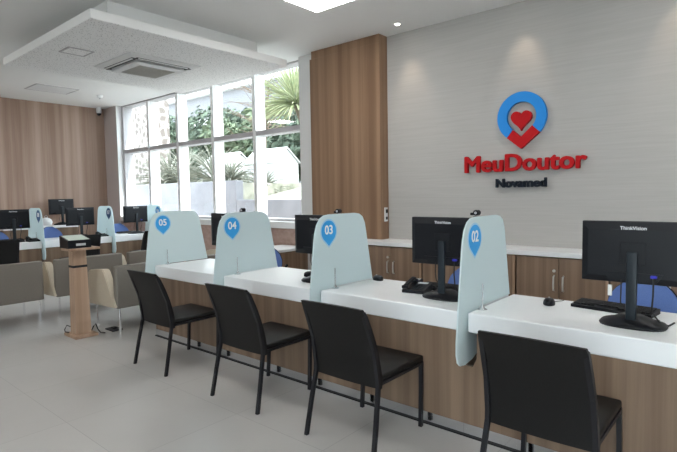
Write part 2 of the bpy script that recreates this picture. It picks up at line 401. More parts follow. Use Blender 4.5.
# ------------------------------------------------------------------ logo sign
def sign():
    t = thing('wall_sign', 'blue pin with red heart over red MeuDoutor and dark Novamed letters', 'sign', (-2.13, WY, 1.5))
    cx, cz, R, r = 0.0, 0.83, 0.275, 0.165     # local; ring centre
    y0, y1 = -0.055, -0.012
    # map-pin outline: circle meeting a point
    tip = (0.0, 0.475)
    def outer(a): return (cx+R*math.cos(a), cz+R*math.sin(a))
    a0, a1 = math.radians(-42), math.radians(234)
    n = 40; poly = []
    for i in range(n+1): poly.append(outer(a0+(a1-a0)*i/n))
    inner = [(cx+r*math.cos(a1+(a0-a1)*i/n), cz+r*math.sin(a1+(a0-a1)*i/n)) for i in range(n+1)]
    b = MB(); bm = b.bm
    N_ = n+1
    def vv(pt, y): return bm.verts.new((pt[0], y, pt[1]))
    of = [vv(q, y0) for q in poly]; ob = [vv(q, y1) for q in poly]
    inn = list(reversed(inner)); inf = [vv(q, y0) for q in inn]; inb = [vv(q, y1) for q in inn]
    for i in range(n):
        bm.faces.new((of[i], of[i+1], inf[i+1], inf[i])); bm.faces.new((ob[i+1], ob[i], inb[i], inb[i+1]))
        bm.faces.new((of[i+1], of[i], ob[i], ob[i+1])); bm.faces.new((inf[i], inf[i+1], inb[i+1], inb[i]))
    for i in (0, n): bm.faces.new((of[i], inf[i], inb[i], ob[i]))
    b.build('pin_ring', M['signblue'], t)
    # red tick that closes the pin
    ol = outer(a1); orr = outer(a0); il = (cx+r*math.cos(a1), cz+r*math.sin(a1)); ir = (cx+r*math.cos(a0), cz+r*math.sin(a0))
    tk = [(ol[0]+.002, ol[1]-.004), (0, tip[1]), (orr[0]-.004, orr[1]-.006), (.125, .722), (0.0, 0.605), (il[0]+.006, il[1]-.012)]
    MB().prism(tk, 'y', y0-.008, y1).build('tick', M['signred'], t)
    # heart
    hp = []
    for i in range(48):
        a = 2*PI*i/48
        hx = 16*math.sin(a)**3; hz = 13*math.cos(a)-5*math.cos(2*a)-2*math.cos(3*a)-math.cos(4*a)
        hp.append((cx+hx*0.0072, 0.80+hz*0.0076))
    MB().prism(hp, 'y', y0-.01, y1).build('heart', M['signred'], t)
    text('lettering', 'MeuDoutor', 0.265, 0.02, M['signred'], t, (-.01, -.04, .315), (PI/2, 0, 0), bold=.0075, sxy=(1.07, 1))
    text('lettering', 'Novamed', 0.135, 0.018, M['signdark'], t, (-.01, -.035, .090), (PI/2, 0, 0), bold=.005, sxy=(1.09, 1))
sign()
def socket(x, y, z):
    t = thing('intercom_holder', 'white intercom holder on the side of the wooden pier', 'intercom', (x, y, z))
    MB().box(0, .018, -.035, .035, -.095, .095, .006).build('body', M['white'], t)
    MB().box(.0185, .028, -.02, .02, .02, .07, .003).build('button_panel', M['black'], t)
    MB().box(.0185, .024, -.02, .02, -.07, -.03, .003).build('speaker_grille', M['greyplastic'], t)
socket(-3.968, 5.62, 1.215)

# ------------------------------------------------------------------ front service desks
DIVX = [-5.015, -3.805, -2.60, -1.388]
NUM = ['05', '04', '03', '02']
def desk(x0, x1, label):
    t = thing('service_desk', label, 'desk', ((x0+x1)/2, 3.15, 0), 0, 'white topped service desks')
    w = (x1-x0)/2; F = 2.79-3.15
    MB().box(-w, w, F, F+.71, .65, .77, .008, 2).build('worktop', M['solid'], t)
    # the panel is notched at its end so that the glass can slip in
    MB().prism([(-w-.026, .078), (w+.003, .078), (w+.003, .65), (-w+.057, .65), (-w+.057, .495), (-w+.03, .44), (-w-.026, .44)], 'y', F+.004, F+.030).build('front_panel', M['desk'], t)
    MB().box(-w-.026, w+.003, F-.002, F+.030, .012, .078).build('plinth', M['plinth'], t)
    MB().box(-w-.026, w+.003, F-.014, F+.030, .0, .010).build('floor_gap_shade', M['matblack'], t)  # black strip stands in for the shaded gap under the plinth
    for s in (-1, 1):
        xx = s*(w-.10)
        MB().box(xx-.012, xx+.012, F+.030, F+.62, 0, .65).build('side_panel', M['desk'], t)
    return t
G = .018
edges = DIVX+[-.19]
dlabels = ['white topped wood desk between the dividers numbered 05 and 04', 'white topped wood desk between the dividers numbered 04 and 03',
           'white topped wood desk between the dividers numbered 03 and 02', 'white topped wood desk beyond divider 02, nearest to the camera']
for i in range(4): desk(edges[i]+G, edges[i+1]-.012, dlabels[i])

OUT = [(2.675, .60), (2.70, .80), (2.745, 1.14), (2.758, 1.21), (2.78, 1.27), (2.815, 1.315), (2.86, 1.338), (2.92, 1.345), (3.24, 1.345), (3.30, 1.336),
       (3.345, 1.31), (3.372, 1.26), (3.388, 1.19), (3.47, .774), (2.975, .774), (2.975, .52), (2.95, .485), (2.88, .46), (2.78, .447), (2.72, .455), (2.69, .48), (2.676, .53)]
def teardrop(r, tipz, n=28):
    """pin sticker outline about (0,0), point downwards"""
    a0 = math.asin(r/abs(tipz)); pts = [(0, tipz)]
    s = -PI/2+ (PI/2-a0)
    for i in range(n+1):
        a = s+(PI+2*a0)*i/n
        pts.append((r*math.cos(a), r*math.sin(a)))
    return pts
def divider(num, label, loc, rz, stick, side=1, shift=2.79):
    """local: depth runs along +y, visitor edge at y<0; local origin on the floor at the desk front"""
    t = thing('glass_divider', label, 'divider', loc, rz, 'frosted glass dividers between the desks')
    MB().prism([(a-shift, z) for a, z in OUT], 'x', -.005, .005).build('glass_panel', M['frost'], t)
    s = side
    pr = MB().prism([(.122+u*1.0, 1.213+v) for u, v in teardrop(.097, -.128)], 'x', s*.0055, s*.0062)
    pr.build('sticker_rim', M['stickerrim'] if stick == 'sticker' else M['stickernavy'], t)
    st = MB().prism([(.122+u, 1.213+v) for u, v in teardrop(.085, -.113)], 'x', s*.0062, s*.0072).build('number_sticker', M[stick], t)
    text('number', num, .098, .0004, M['text'], st, (s*.0076, .122, 1.222), (PI/2, 0, s*PI/2), bold=.0022)
    # steel post with a round foot that steadies the glass
    MB().lathe([(.030, 0), (.030, .004), (.014, .012), (.007, .03)], (s*.050, .135, .7695), 20).build('post_foot', M['steel'], t, True)
    MB().tube([(s*.050, .135, .798), (s*.050, .135, .93)], .005, 10).build('post', M['steel'], t, True)
    return t
for x, nnum in zip(DIVX, NUM):
    divider(nnum, 'frosted glass divider with the blue %s pin sticker' % nnum, (x, 2.79, 0), 0, 'sticker')

# ------------------------------------------------------------------ visitor chairs
def make_chair(label):
    t = thing('dining_chair', label, 'chair', (0, 0, 0), 0, 'black leather visitor chairs')
    def backy(z):
        k = (z-.40)/.465
        return -.172-.03*k-.112*k*k
    # padded back: stacked cross sections, dished across
    rg = []
    for i in range(13):
        z = .385+.48*i/12; y = backy(z); w = .250-.015*i/12; th = .03 if 0 < i < 12 else .02
        if i == 12: w = .230
        ring = []
        m = 8
        for j in range(m+1):
            x = -w+2*w*j/m; ring.append((x, y-.010+.012*(x/w)**2-.012+.0, z+.006*(0 if i < 12 else (1-(x/w)**2))))
        for j in range(m, -1, -1):
            x = -w+2*w*j/m; ring.append((x, y+th-.022+.012*(x/w)**2-.012+.012, z+.006*(0 if i < 12 else (1-(x/w)**2))))
        rg.append(ring)
    MB().rings(rg).build('backrest', M['leather'], t, True)
    # edge piping down both sides of the back
    MB().box(-.238, .238, -.165, .315, .415, .455, .012, 3).build('seat', M['leather'], t, True)
    def leg(pts, name='leg'):
        rg = []
        for (x, y, z) in pts:
            h = .0115
            rg.append([(x-h, y-h, z), (x+h, y-h, z), (x+h, y+h, z), (x-h, y+h, z)])
        MB().rings(rg).build(name, M['blackleg'], t)
    for s in (-1, 1):
        x = s*.243
        leg([(x*1.07, -.268, 0), (x*1.04, -.228, .2), (x*.99, -.188, .40), (x*.985, -.188, .45), (x*.965, -.215, .62), (x*.925, -.302, .85)])
        leg([(s*.238, .272, 0), (s*.235, .285, .25), (s*.228, .297, .42)])
    f = MB()
    for s in (-1, 1): f.box(s*.232-.01, s*.232+.01, -.18, .30, .398, .416)
    f.box(-.222, .222, .27, .29, .398, .416); f.box(-.222, .222, -.16, -.14, .398, .416)
    f.build('seat_frame', M['blackleg'], t)
    return t
front = [(-4.065, 'between the dividers 05 and 04', .0), (-2.895, 'between the dividers 04 and 03', .0), (-1.905, 'beside divider 02, below its desk monitor', 0.0), (-.768, 'nearest the camera, beyond divider 02', 0.0)]
ch0 = None
fl = ['black leather chair by the 05 divider, leftmost at the long desk row', 'black leather chair by the 04 divider, second along the long desk row',
      'black leather chair below the 03 divider, third along the long desk row', 'large black leather chair nearest the camera, right of divider 02']
for (x, _, rz), lb in zip(front, fl):
    if ch0 is None:
        ch0 = make_chair(lb); ch0.location = (x, 2.455, 0)
    else: dup(ch0, (x, 2.455, 0), rz, lb)
for y, lb in [(2.49, 'black chair at the far left desks, at the picture edge'), (3.76, 'black chair at the far left desks, behind the wooden kiosk'), (5.05, 'black chair at the far left desks, half hidden by divider 05')]:
    dup(ch0, (-9.245, y, 0), PI/2, lb, 'black visitor chairs at the far left desks')

# ------------------------------------------------------------------ monitors
def make_monitor(label):
    """screen faces +y, its back faces -y; origin on the desk under the base"""
    t = thing('monitor', label, 'monitor', (0, 0, 0), 0, 'black desk monitors')
    W, z0, z1 = .255, .228, .560
    MB().box(-W, W, -.03, -.004, z0, z1, .005, 2).build('screen_housing', M['black'], t, True)
    r = MB(); yb = -.030
    o = [(-W+.004, z0+.004), (W-.004, z0+.004), (W-.004, z1-.004), (-W+.004, z1-.004)]
    i1 = [(-W+.035, z0+.035), (W-.035, z0+.035), (W-.035, z1-.045), (-W+.035, z1-.045)]
    r.rings([[(a, yb, b) for a, b in o], [(a, yb-.006, b) for a, b in o], [(a, yb-.018, b) for a, b in i1]])
    r.box(-.06, .06, yb-.024, yb-.018, .33, .45, .003)
    r.prism([(-.11, z0+.012), (.11, z0+.012), (.14, z0+.06), (-.14, z0+.06)], 'y', yb-.026, yb-.012)
    rc = r.build('rear_cover', M['black'], t)
    MB().box(-W+.012, W-.012, -.0035, -.002, z0+.018, z1-.012).build('screen', M['lcd'], t)
    text('lettering', 'ThinkVision', .026, .0006, M['badge'], rc, (0, yb-.0175, .524), (PI/2, 0, 0), bold=.0004)
    nk = MB(); nk.box(-.026, .026, -.075, -.052, .02, .40, .008, 2); nk.build('neck', M['greyplastic'], t, True)
    MB().box(-.045, .045, -.0545, -.048, .34, .44, .004).build('mount_plate', M['black'], t)
    b = MB(); n = 28
    def ring(kx, ky, z): return [(kx*math.copysign(abs(math.cos(2*PI*j/n))**.7, math.cos(2*PI*j/n)), -.01+ky*math.copysign(abs(math.sin(2*PI*j/n))**.8, math.sin(2*PI*j/n)), z) for j in range(n)]
    b.rings([ring(.158, .115, 0), ring(.162, .118, .008), ring(.152, .108, .020), ring(.10, .07, .036), ring(.055, .045, .055)])
    b.build('base', M['black'], t, True)
    MB().box(.085, .115, yb-.045, yb-.026, z0+.04, z0+.055, .003).build('video_plug', M['vga'], t)
    MB().tube([(.10, yb-.04, z0+.04), (.10, yb-.045, .18), (.09, -.04, .09), (.12, .0, .03), (.155, .05, .006), (.17, .14, .006)], .0045, 8).build('video_cable', M['cable'], t, True)
    MB().tube([(-.05, yb-.026, z0+.02), (-.05, yb-.03, .18), (-.055, -.04, .12), (-.02, .02, .06), (.02, .09, .05), (.06, .115, .006), (.10, .15, .006)], .0035, 8).build('power_cable', M['cable'], t, True)
    return t
DZ = .77
mon0 = make_monitor('black monitor seen from behind, nearest the camera at the right edge'); mon0.location = (-.542, 3.07, DZ)
MB().box(-.115, -.095, -.055, -.045, .155, .215, .002, mtx=Matrix.Translation((0, 0, 0))).build('cable_tag', M['whitecable'], mon0)
for loc, rz, lb in [((-1.695, 3.12, DZ), 0, 'black monitor from behind, standing just left of divider 02'),
                    ((-2.87, 3.10, DZ), 0, 'black monitor half hidden behind divider 03'),
                    ((-4.09, 3.10, DZ), 0, 'black monitor mostly hidden behind divider 04')]:
    m_ = dup(mon0, loc, rz, lb)
    for c in list(m_.children):
        if c.name.startswith('cable_tag'): bpy.data.objects.remove(c)
for loc, lb in [((-9.86, 2.92, DZ), 'black monitor on the far left desks at the picture edge'),
                ((-9.86, 4.03, DZ), 'black monitor on the far left desks behind the kiosk'),
                ((-9.86, 5.12, DZ), 'black monitor on the far left desks in front of the window')]:
    m_ = dup(mon0, loc, PI/2, lb, 'black monitors on the far left desks')
    for c in list(m_.children):
        if c.name.startswith('cable_tag'): bpy.data.objects.remove(c)

def make_webcam(label, loc):
    t = thing('webcam', label, 'webcam', loc, 0, 'small black webcams clipped on the monitors')
    MB().box(-.022, .022, -.012, .012, 0, .012, .003).build('clip', M['black'], t)
    MB().tube([(0, -.018, .035), (0, .02, .035)], .019, 14).build('body', M['black'], t, True)
    MB().tube([(0, -.0225, .035), (0, -.0185, .035)], .009, 12).build('lens', M['silverpaint'], t, True)
    MB().box(-.045, -.021, -.008, .010, .018, .036, .004).build('bracket', M['black'], t)
    return t
wc = make_webcam('small black webcam peeking above divider 02', (-1.46, 3.105, DZ+.558))
dup(wc, (-2.64, 3.085, DZ+.558), 0, 'small black webcam peeking above divider 03')
dup(wc, (-3.85, 3.085, DZ+.558), 0, 'small black webcam peeking above divider 04')

# ------------------------------------------------------------------ desk clutter
def make_keyboard(label, loc, rz, g='black keyboards'):
    t = thing('keyboard', label, 'keyboard', loc, rz, g)
    MB().prism([(-.08, 0), (.08, 0), (.08, .030), (-.08, .018)], 'x', -.225, .225).build('case', M['black'], t)
    k = MB()
    for r_ in range(5):
        for c_ in range(20):
            if r_ == 0 and 5 < c_ < 12: continue
            x = -.215+c_*.0215; y = -.064+r_*.0265; z = .020+(y+.075)/.15*.0105
            k.box(x, x+.018, y, y+.021, z-.001, z+.008)
    k.build('keys', M['matblack'], t)
    return t
kb = make_keyboard('black keyboard behind the monitor nearest the camera', (-.70, 3.375, DZ), math.radians(-8))
dup(kb, (-1.80, 3.37, DZ), math.radians(3), 'black keyboard behind the monitor left of divider 02')
dup(kb, (-2.90, 3.42, DZ), 0, 'black keyboard behind divider 03')
dup(kb, (-4.12, 3.37, DZ), 0, 'black keyboard behind divider 04')
for y, lb in [(2.92, 'black keyboard on the far left desk at the picture edge'), (4.03, 'black keyboard on the far left desk behind the kiosk'), (5.1, 'black keyboard on the far left desk before the window')]:
    dup(kb, (-10.12, y, DZ), PI/2, lb, 'black keyboards on the far left desks')
def make_mouse(label, loc, rz):
    t = thing('computer_mouse', label, 'mouse', loc, rz, 'black computer mice')
    rg = []
    for k, (sc, z) in enumerate([(1.15, 0), (1.18, .012), (1.06, .027), (.80, .038), (.35, .043)]):
        rg.append([(.031*sc*math.cos(2*PI*j/20), .052*sc*math.sin(2*PI*j/20)-.004*k, z) for j in range(20)])
    MB().rings(rg).build('body', M['black'], t, True)
    MB().tube([(-.005, .02, .038), (.005, .02, .038)], .007, 10).build('scroll_wheel', M['silverpaint'], t, True)
    return t
ms = make_mouse('black mouse on the white desk, nearest the camera', (-1.06, 3.31, DZ), .3)
MB().tube([(0, .05, .008), (.02, .08, .003), (.05, .10, .003), (.075, .12, .003), (.09, .14, .003)], .002, 6).build('mouse_cable', M['cable'], ms, True)
dup(ms, (-2.50, 3.42, DZ), 1.2, 'black mouse beside the back edge of divider 03')
def phone(label, loc, rz):
    t = thing('desk_phone', label, 'telephone', loc, rz, 'black desk phones')
    MB().prism([(-.09, 0), (.09, 0), (.09, .055), (-.09, .022)], 'x', -.085, .085).build('body', M['black'], t)
    h = MB().tube([(-.06, -.085, .05), (-.06, -.05, .062), (-.06, .05, .085), (-.06, .09, .078)], .014, 10)
    h.box(-.082, -.038, -.105, -.065, .032, .056, .006); h.box(-.082, -.038, .065, .105, .052, .078, .006)
    h.build('handset', M['black'], t, True)
    k = MB()
    for i in range(4):
        for j in range(3):
            x = -.015+j*.028; y = -.065+i*.026; z = .024+(y+.09)/.18*.033
            k.box(x, x+.018, y, y+.016, z, z+.005)
    k.build('keypad', M['greyplastic'], t)
    MB().box(-.015, .06, .045, .08, .05, .058).build('display', M['silverpaint'], t)
    return t
ph = phone('black desk phone left of the monitor next to divider 02', (-1.97, 3.19, DZ), .15)
dup(ms, (-3.13, 3.24, DZ), .1, 'black mouse peeking out left of divider 03')
for y, lb in [(3.165, 'black phone beside the first far left divider'), (4.36, 'black phone right of the monitor behind the kiosk')]:
    dup(ph, (-9.70, y, DZ), PI/2, lb, 'black phones on the far left desks')
t = thing('card_terminal', 'small black card terminal on the desk behind the phone by divider 02', 'card terminal', (-2.12, 3.40, DZ), .1)
MB().prism([(-.06, 0), (.06, 0), (.06, .045), (-.06, .022)], 'x', -.04, .04).build('body', M['black'], t)
MB().box(-.028, .028, .01, .045, .038, .048).build('display', M['silverpaint'], t)
k = MB()
for i in range(3):
    for j in range(3): k.box(-.024+j*.018, -.012+j*.018, -.045+i*.016, -.035+i*.016, .03, .037)
k.build('keypad', M['greyplastic'], t)

# ------------------------------------------------------------------ far left desks
LX = -9.56
def ldesk(y0, y1, label):
    t = thing('service_desk', label, 'desk', (LX-.36, (y0+y1)/2, 0), 0, 'white topped desks along the brown wall')
    w = (y1-y0)/2
    MB().box(-.35, .36, -w, w, .65, .77, .008, 2).build('worktop', M['solid'], t)
    MB().box(.315, .338, -w+.005, w-.005, .078, .65).build('front_panel', M['desk'], t)
    MB().box(.315, .333, -w+.005, w-.005, .0, .078).build('plinth', M['plinth'], t)
    for s in (-1, 1): MB().box(-.26, .315, s*(w-.03)-.012, s*(w-.03)+.012, 0, .65).build('side_panel', M['desk'], t)
LD = [3.27, 4.50, 5.53]
ldesk(2.05, LD[0]-.012, 'white topped desk on the far left, cut by the picture edge')
ldesk(LD[0]+.012, LD[1]-.012, 'white topped desk on the far left behind the kiosk')
ldesk(LD[1]+.012, LD[2]-.012, 'white topped desk on the far left below the window')
for y, nn, lb in [(LD[0], '08', 'frosted divider on the far left desks, left of the kiosk'), (LD[1], '07', 'frosted divider on the far left desks, right of the kiosk'),
                  (LD[2], '06', 'frosted divider against the window, peeking over divider 05')]:
    divider(nn, lb, (LX, y, 0), PI/2, 'stickernavy' if y < 5 else 'sticker', side=-1)

# ------------------------------------------------------------------ back cabinets
def cabinet(x0, x1, y0, label, H=.83, D=.43):
    w = (x1-x0)/2
    t = thing('low_cabinet', label, 'cabinet', ((x0+x1)/2, y0, 0), rz, 'low two-door wood cabinets')
    b = MB(); b.box(-w, -w+.018, 0.02, D, .06, H); b.box(w-.018, w, 0.02, D, .06, H); b.box(-w+.018, w-.018, .02, D, .06, .08); b.box(-w+.018, w-.018, D-.02, D, .08, H)
    b.box(-w+.018, w-.018, .04, D-.02, .44, .455)
    b.build('body', M['cab'], t)
    MB().box(-w+.01, w-.01, .06, D, 0, .06).build('plinth', M['matblack'], t)
    for s in (-1, 1):
        d = MB().box(min(s*.003, s*(w-.014)), max(s*.003, s*(w-.014)), 0, .019, .07, H-.012).build('door', M['cab'], t)
        hx = s*.045
        MB().tube([(hx, .002, .49), (hx, -.022, .495), (hx, -.028, .56), (hx, -.022, .635), (hx, .002, .64)], .009, 10).build('handle', M['satin'], d, True)
        if s < 0: MB().tube([(hx, .002, .69), (hx, -.014, .69)], .015, 14).build('lock', M['satin'], d, True)
    MB().box(w-.012, w+.012, -.001, .02, .06, H).build('edge_strip', M['kiosk'], t)
    return t
CX_ = [-4.95, -4.07, -3.19, -2.04, -1.14, -.24, .66]
cl = ['low wood cabinet farthest left, in front of the wooden pier', 'low wood cabinet left of the monitor beside divider 02', 'low wood cabinet behind the monitor beside divider 02',
      'low wood cabinet between divider 02 and the nearest monitor', 'low wood cabinet behind the nearest monitor', 'low wood cabinet at the right picture edge']
for i in range(6): cabinet(CX_[i]+.012, CX_[i+1]-.012, 5.25, cl[i], D=.25 if i < 2 else .43)
tag(MB().box(-4.97, .68, 5.235, 5.515, .83, .88, .004).build('cabinet_top', M['solid']), 'long white top over the low cabinets along the logo wall', 'countertop')
bpy.data.objects['cabinet_top'].data
# widen the top behind the pier line up to the wall
me = bpy.data.objects['cabinet_top'].data
bm = bmesh.new(); bm.from_mesh(me); r = bmesh.ops.create_cube(bm, size=1)
for v in r['verts']: v.co = Vector(((-3.965+.68)/2+v.co.x*(.68+3.965), (5.505+5.695)/2+v.co.y*.19, .855+v.co.z*.049))
bm.to_mesh(me); bm.free()

# cabinet standing end-on below the window
t = thing('window_cabinet', 'small wood cabinet with white top below the window, beside the pier', 'cabinet', (-5.70, 5.2, 0))
MB().box(-.28, .28, -.40, .38, .06, .66).build('body', M['cab'], t)
MB().box(-.30, .30, -.42, .39, .66, .70, .004).build('top', M['solid'], t)
MB().box(.281, .297, -.385, .365, .08, .64).build('door', M['cab'], t)
MB().box(-.26, .26, -.38, .36, 0, .06).build('plinth', M['matblack'], t)

# shelf cabinets along the brown wall
def wcab(y0, y1, label):
    w = (y1-y0)/2
    t = thing('low_cabinet', label, 'cabinet', (-11.60, (y0+y1)/2, 0), PI/2, 'cabinets along the brown wall')
    MB().box(-w, w, .02, .41, .05, .88).build('body', M['desk'], t)
    MB().box(-w+.01, w-.01, .05, .41, 0, .05).build('plinth', M['matblack'], t)
    for s in (-1, 1):
        d = MB().box(min(s*.003, s*(w-.004)), max(s*.003, s*(w-.004)), 0, .019, .06, .87).build('door', M['desk'], t)
        MB().tube([(s*.045, .002, .55), (s*.045, -.022, .56), (s*.045, -.022, .66), (s*.045, .002, .67)], .006, 8).build('handle', M['chrome'], d, True)
wl = ['wood cabinet along the brown wall below the white bag', 'wood cabinet along the brown wall below the shelf monitor']
for i, lb in enumerate(wl): wcab(3.27+i*.72, 3.27+i*.72+.70, lb)
tag(MB().box(-12.03, -11.58, 3.26, 4.70, .88, .935, .004).build('cabinet_top', M['solid']), 'short white top over the cabinets along the brown wall', 'countertop')
sm = dup(mon0, (-11.75, 4.42, .935), PI/2, 'black monitor set back on the white shelf by the brown wall', 'black monitors on the far left desks')
for c in list(sm.children):
    if c.name.startswith('cable_tag'): bpy.data.objects.remove(c)
t = thing('plastic_bag', 'small round white bag on the shelf left of the shelf monitor', 'bag', (-11.72, 4.10, .935))
rg = []
for r_, z in [(.06, 0), (.10, .02), (.115, .07), (.10, .12), (.06, .155), (.02, .17)]:
    rg.append([(r_*(1+.1*math.sin(3*a+z*20))*math.cos(a), 1.15*r_*(1+.12*math.cos(2*a))*math.sin(a), z) for a in [2*PI*j/20 for j in range(20)]])
MB().rings(rg).build('body', M['white'], t, True)
MB().tube([(0, -.02, .16), (0, -.03, .20), (0, .0, .215), (0, .03, .20), (0, .02, .16)], .006, 6).build('knot', M['white'], t, True)

# ------------------------------------------------------------------ office chairs
def office_chair(label, loc, rz):
    """faces -y (towards the desk); origin on floor"""
    t = thing('office_chair', label, 'office chair', loc, rz, 'blue office chairs of the staff')
    rg = []
    for i in range(11):
        k = i/10; z = .47+.39*k
        w = [.17, .195, .21, .22, .225, .225, .215, .20, .17, .125, .06][i]
        y = .20+.05*k-.03*math.sin(PI*k)
        m = 8; th = .035
        f = [(-w+2*w*j/m, y+.03*(1-((-1+2*j/m))**2)-.015, z) for j in range(m+1)]
        bk = [(-w+2*w*j/m, y+th+.03*(1-((-1+2*j/m))**2)-.015, z) for j in range(m, -1, -1)]
        rg.append(f+bk)
    br = MB().rings(rg).build('backrest', M['blue'], t, True)
    sh = []
    for r in rg:
        n2 = len(r)//2
        a = [(x*1.04, y+.036, z-.004+ (.008 if i_ else 0)) for i_, (x, y, z) in enumerate(r[:n2])]
        b2 = [(x*1.04, y+.012, z) for x, y, z in r[n2:]]
        sh.append(a+b2)
    MB().rings(sh).build('back_shell', M['black'], br, True)
    MB().box(-.23, .23, -.24, .21, .42, .48, .025, 3).build('seat', M['blue'], t, True)
    MB().tube([(0, .1, .415), (0, .24, .40), (0, .285, .50), (0, .29, .62)], .02, 8).build('back_support', M['black'], t, True)
    MB().lathe([(.05, .42), (.03, .40), (.025, .30), (.035, .25), (.04, .10), (.04, .08)], n=16).build('gas_lift', M['black'], t, True)
    for k in range(5):
        a = 2*PI*k/5+.3
        MB().tube([(0.03*math.cos(a), .03*math.sin(a), .095), (.28*math.cos(a), .28*math.sin(a), .065)], .022, 8, .014).build('leg', M['black'], t, True)
        c = Vector((.28*math.cos(a), .28*math.sin(a), .028)); n = Vector((-math.sin(a), math.cos(a), 0))
        MB().tube([c-n*.022, c+n*.022], .028, 14).build('caster', M['matblack'], t, True)
    for s in (-1, 1):
        MB().tube([(s*.20, .05, .42), (s*.26, .05, .43), (s*.265, .04, .62), (s*.265, -.1, .64)], .014, 8).build('armrest', M['black'], t, True)
    return t
oc = office_chair('blue office chair behind the monitor nearest the camera', (-.67, 3.92, 0), 0)
for loc, rz, lb in [((-1.96, 3.92, 0), .1, 'blue office chair behind the monitor beside divider 02'),
                    ((-4.72, 4.10, 0), .9, 'blue office chair between dividers 04 and 03'),
                    ((-10.40, 2.85, 0), PI/2, 'blue office chair at the left picture edge'),
                    ((-10.55, 3.83, 0), PI/2, 'blue office chair left of the kiosk, below the shelf monitor'),
                    ((-10.38, 5.12, 0), PI/2, 'blue office chair right of the second far left divider')]:
    o_ = dup(oc, loc, rz, lb)
    if loc[0] < -10: o_.scale = (1, 1, 1.1)

# ------------------------------------------------------------------ waiting armchairs
def armchair(label, loc, rz=0):
    """back's outer face at x=0 facing +x, chair faces -x, starts at y=0 and runs +y"""
    t = thing('armchair', label, 'armchair', loc, rz, 'low taupe waiting armchairs')
    W = .86
    MB().box(-.085, 0, .0, W, .27, .745, .018, 3).build('backrest', M['taupe'], t, True)
    for y0 in (.0, W-.085):
        y1 = y0+.085
        sec = [(-.68, .27), (-.02, .285), (-.215, .69), (-.62, .665)]
        b = MB().prism([(-.655, .27), (-.092, .285), (-.09, .50), (-.20, .67), (-.24, .695), (-.60, .655), (-.635, .63)] if False else
                       [(-.66, .265), (-.0, .285), (-.015, .315), (-.23, .665), (-.27, .695), (-.60, .665), (-.63, .64)], 'y', y0-.03, y1-.03)
        bmesh.ops.bevel(b.bm, geom=list(b.bm.edges), offset=.01, segments=2, affect='EDGES')
        b.build('arm_panel', M['cream'], t, True)
    MB().box(-.64, -.09, .06, W-.12, .28, .44, .03, 3).build('seat', M['taupe'], t, True)
    for x in (-.60, -.045):
        for y in (.045, W-.045):
            MB().tube([(x, y, 0), (x, y, .28)], .0135, 12).build('leg', M['chrome'], t, True)
    return t
ac = armchair('taupe waiting armchair whose cream arm shows right of the kiosk', (-5.44, 2.575, 0))
# the two arm panels stand just outside the back
for loc, lb, rz in [((-6.73, 1.43, 0), 'taupe waiting armchair at the left picture edge', 0),
                ((-6.73, 2.43, 0), 'taupe waiting armchair behind the kiosk', 0),
                ((-6.73, 3.38, 0), 'taupe waiting armchair behind and right of the kiosk, its back just showing', 0),
                ((-5.44, 3.50, 0), 'taupe waiting armchair hidden mostly by divider 05', 0),
                ((-6.05, 4.62, 0), 'cream sided armchair glimpsed between divider 05 and the monitor', 0)]:
    dup(ac, loc, rz, lb)

# ------------------------------------------------------------------ kiosk
def kiosk():
    t = thing('ticket_kiosk', 'wooden queue ticket stand with slanted black printer box on top', 'kiosk', (-5.71, 2.29, 0))
    MB().box(-.15, .15, -.12, .12, 0, .03, .003).build('base_plate', M['kiosk'], t)
    MB().rings([[(-.075, -.08, .03), (.075, -.08, .03), (.075, .08, .03), (-.075, .08, .03)], [(-.055, -.068, .945), (.055, -.068, .945), (.055, .068, .945), (-.055, .068, .945)]]).build('post', M['kiosk'], t)
    MB().box(-.09, .13, -.13, .19, .945, .97, .003).build('top_shelf', M['kiosk'], t)
    MB().rings([[(-.062, -.074, .755), (.062, -.074, .755), (.062, .074, .755), (-.062, .074, .755)], [(-.061, -.073, .78), (.061, -.073, .78), (.061, .073, .78), (-.061, .073, .78)]]).build('strap', M['matblack'], t)
    b = MB().prism([(-.12, .97), (.10, .97), (.10, 1.055), (-.12, 1.10)], 'y', -.13, .11).build('printer_box', M['black'], t)
    MB().rings([[(-.11, -.115, 1.0975), (.09, -.115, 1.0565), (.09, .095, 1.0565), (-.11, .095, 1.0975)], [(-.11, -.115, 1.0995), (.09, -.115, 1.0585), (.09, .095, 1.0585), (-.11, .095, 1.0995)]]).build('touch_screen', M['paperitem'], b)
    MB().box(.1005, .105, -.05, .05, .995, 1.02, .002).build('paper_slot', M['silverpaint'], b)
    MB().tube([(.05, .085, .03), (.08, .10, .09), (.09, .12, .12), (.10, .14, .05), (.12, .16, .012), (.14, .20, .006)], .006, 8).build('cable', M['cable'], t, True)
    MB().tube([(-.09, .02, .03), (-.13, -.03, .07), (-.17, -.08, .10), (-.19, -.10, .05), (-.14, -.11, .036), (-.09, -.09, .036)], .006, 8).build('cable', M['cable'], t, True)
kiosk()
t = thing('floor_socket', 'small black floor socket box beside the kiosk foot', 'floor socket', (-5.64, 2.62, 0))
MB().box(-.09, .09, -.06, .06, 0, .018, .005).build('box', M['matblack'], t)
MB().box(-.03, .03, -.02, .02, .018, .035, .004).build('plug', M['black'], t)

